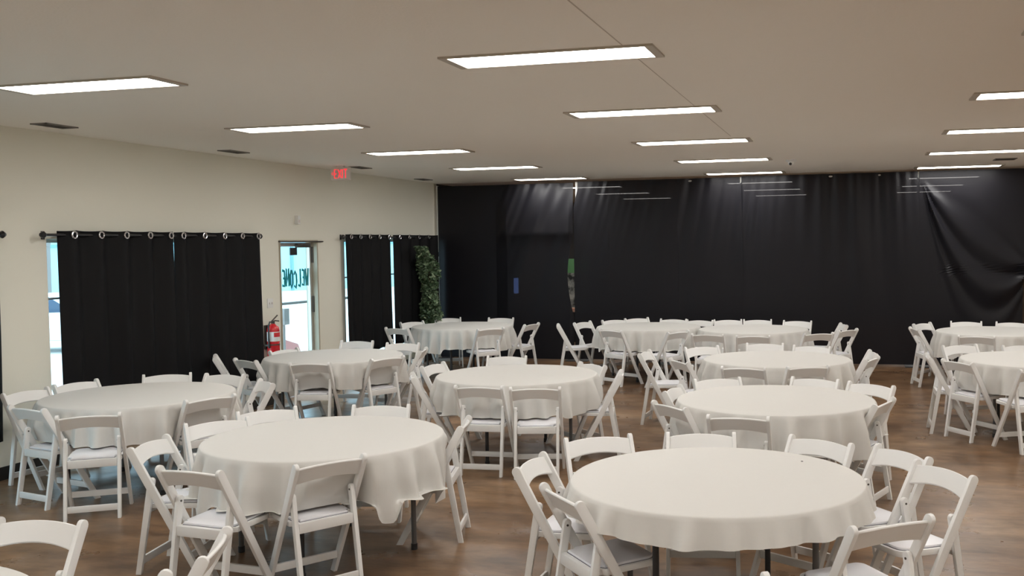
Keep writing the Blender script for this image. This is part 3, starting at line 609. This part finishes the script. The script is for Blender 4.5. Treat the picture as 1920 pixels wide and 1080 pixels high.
# ------------------------------------------------------------ tables and cloths
TT = 0.755
def make_table(label, loc, rz):
    t = thing('round_table', label, 'table', loc, rz, 'round folding tables')
    b = bm_new(); lathe(b, [(0.0, TT-0.022), (0.756, TT-0.022), (0.762, TT-0.018), (0.762, TT-0.004), (0.756, TT), (0.0, TT)], 96); obj('tabletop', b, M['ply'], t)
    b = bm_new()
    for y in (-0.44, 0.44): box(b, -0.50, 0.50, y-0.02, y+0.02, TT-0.055, TT-0.022)
    for x in (-0.36, 0.36): box(b, x-0.02, x+0.02, -0.42, 0.42, TT-0.05, TT-0.022)
    obj('apron', b, M['steelg'], t)
    for sx in (-1, 1):
        for sy in (-1, 1):
            b = bm_new(); tube(b, [(sx*0.40, sy*0.40, 0.012), (sx*0.40, sy*0.40, TT-0.05)], 0.0165, 12); lg = obj('leg', b, M['steel'] if sx == sy else M['steelg'], t)
            b = bm_new(); lathe(b, [(0, 0), (0.021, 0), (0.021, 0.04), (0, 0.04)], 12, Matrix.Translation((sx*0.40, sy*0.40, 0))); obj('foot_cap', b, M['dark'], lg)
            b = bm_new(); tube(b, [(sx*0.40, sy*0.40, 0.56), (sx*0.27, sy*0.40, TT-0.05)], 0.007, 8); obj('brace', b, M['steelg'], lg)
        b = bm_new(); tube(b, [(sx*0.40, -0.40, 0.56), (sx*0.40, 0.40, 0.56)], 0.010, 8); obj('crossbar', b, M['steelg'], t)
    return t
def cloth(idx, cx, cy, drop, label):
    rnd = random.Random(100+idx); NT = 300; R0 = 0.766; zt = TT+0.004; b = bm_new()
    near = [(x, y, th) for t_, k, x, y, th in CH if math.hypot(x-cx, y-cy) < 1.25]
    if idx == 1: near = []
    nf = rnd.choice((25, 28, 31)); comps = [(nf, 1.0, rnd.uniform(0, 6.28)), (nf-9, 0.7, rnd.uniform(0, 6.28)), (nf+14, 0.3, rnd.uniform(0, 6.28)), (5, 0.35, rnd.uniform(0, 6.28))]
    if idx == 1: comps = [(31, .45, .3), (23, .7, 1.0), (13, .5, 4.0), (47, .3, 2.2)]
    nd = 4 if idx == 1 else 5; rings = []
    for r in (0.12, 0.3, 0.5, 0.68, 0.745): rings.append([(r*math.cos(2*PI*k/NT), r*math.sin(2*PI*k/NT), zt) for k in range(NT)])
    for a in (0.35, 0.75, 1.15): rings.append([((R0-0.012+0.014*math.sin(a))*math.cos(2*PI*k/NT), (R0-0.012+0.014*math.sin(a))*math.sin(2*PI*k/NT), zt-0.014+0.014*math.cos(a)) for k in range(NT)])
    nr = 22
    hemw = [(rnd.choice((2, 3)), rnd.uniform(0, 6.28)), (rnd.choice((5, 7)), rnd.uniform(0, 6.28))]
    for j in range(1, nr+1):
        ring = []
        for k in range(NT):
            th = 2*PI*k/NT; f = sum(a*math.sin(n*th+p+0.35*math.sin(3*th+p)) for n, a, p in comps)/1.6
            dr = drop*(1+0.035*math.sin(hemw[0][0]*th+hemw[0][1])+0.04*math.sin(hemw[1][0]*th+hemw[1][1])-0.03*f)
            s = dr*j/nr; z = zt-0.012-s; h = s/0.4
            if idx == 1: r = R0+0.004+0.045*(s/drop)**0.9*(0.75+0.8*f)
            else: r = R0+0.006+0.022*min(1, h*3)+0.085*(abs(f)**0.8 if f > 0 else f*0.5)*min(1, h*1.2)**0.8
            # chairs: the cloth stays in front of the back and lies on the seat
            for (x, y, ct) in near:
                fx, fy = math.cos(ct), math.sin(ct)
                px, py = cx+r*math.cos(th)-x, cy+r*math.sin(th)-y
                ly = px*fx+py*fy; lx = px*fy-py*fx
                if abs(lx) < 0.27 and ly > -0.30 and z < 0.74:
                    wlat = 1.0 if abs(lx) < 0.235 else max(0.0, (0.27-abs(lx))/0.035)
                    lim = ty(max(z, 0.05))+0.045
                    dirr = -(math.cos(th)*fx+math.sin(th)*fy)      # d(-ly)/dr
                    if abs(lx) < 0.205 and z < 0.468 and ly > -0.13:
                        wz = 1.0 if abs(lx) < 0.185 else max(0.0, (0.205-abs(lx))/0.02)
                        ext = 0.468-z; z = z+(0.470+0.006*(ext*12 % 1)-z)*wz
                        r += min(ext*0.55, 0.075)*wz*(0.6+0.4*math.sin(lx*30+idx))
                        px, py = cx+r*math.cos(th)-x, cy+r*math.sin(th)-y; ly = px*fx+py*fy; lim = ty(0.46)+0.03
                    if ly < lim and dirr > 0.2: r -= min(0.22, (lim-ly)/dirr)*wlat
            if z > 0.60: r = max(r, 0.769-0.6*max(0, 0.728-z))
            ring.append((r*math.cos(th), r*math.sin(th), z))
        rings.append(ring)
    vs = [[b.verts.new(p) for p in ring] for ring in rings]; c0 = b.verts.new((0, 0, zt))
    for k in range(NT): b.faces.new((c0, vs[0][k], vs[0][(k+1) % NT]))
    for j in range(len(vs)-1):
        for k in range(NT): b.faces.new((vs[j][k], vs[j+1][k], vs[j+1][(k+1) % NT], vs[j][(k+1) % NT]))
    for _ in range(3): bmesh.ops.smooth_vert(b, verts=[v for ring in vs[9:] for v in ring], factor=0.30, use_axis_x=True, use_axis_y=True, use_axis_z=True)
    o = obj('tablecloth', b, M['cloth'], None, True, (cx, cy, 0))
    for p in o.data.polygons: p.use_smooth = True
    tag(o, label, 'tablecloth', 'white round tablecloths')
ft = None
for i, (x, y) in enumerate(TABLES):
    k = i+1; nm, drop, rz = TD[k]
    lab = 'round folding table with metal legs under the cloth, '+nm
    if ft is None: ft = make_table(lab, (x, y, 0), math.radians(rz))
    else: dup(ft, (x, y, 0), math.radians(rz), lab)
    cloth(k, x, y, drop, ('short white tablecloth with a shallow hem on the ' if k == 1 else 'white floor-draping tablecloth on the ' if False else 'white tablecloth hanging in folds on the ')+nm)
b = bm_new(); box(b, -0.006, 0.006, -0.003, 0.003, 0, 0.003, 0.001); cr_ = obj('crumb', b, M['dark'], None, True, (-0.295, 5.55, TT+0.005)); tag(cr_, 'tiny dark crumb on the short white tablecloth', 'crumb')
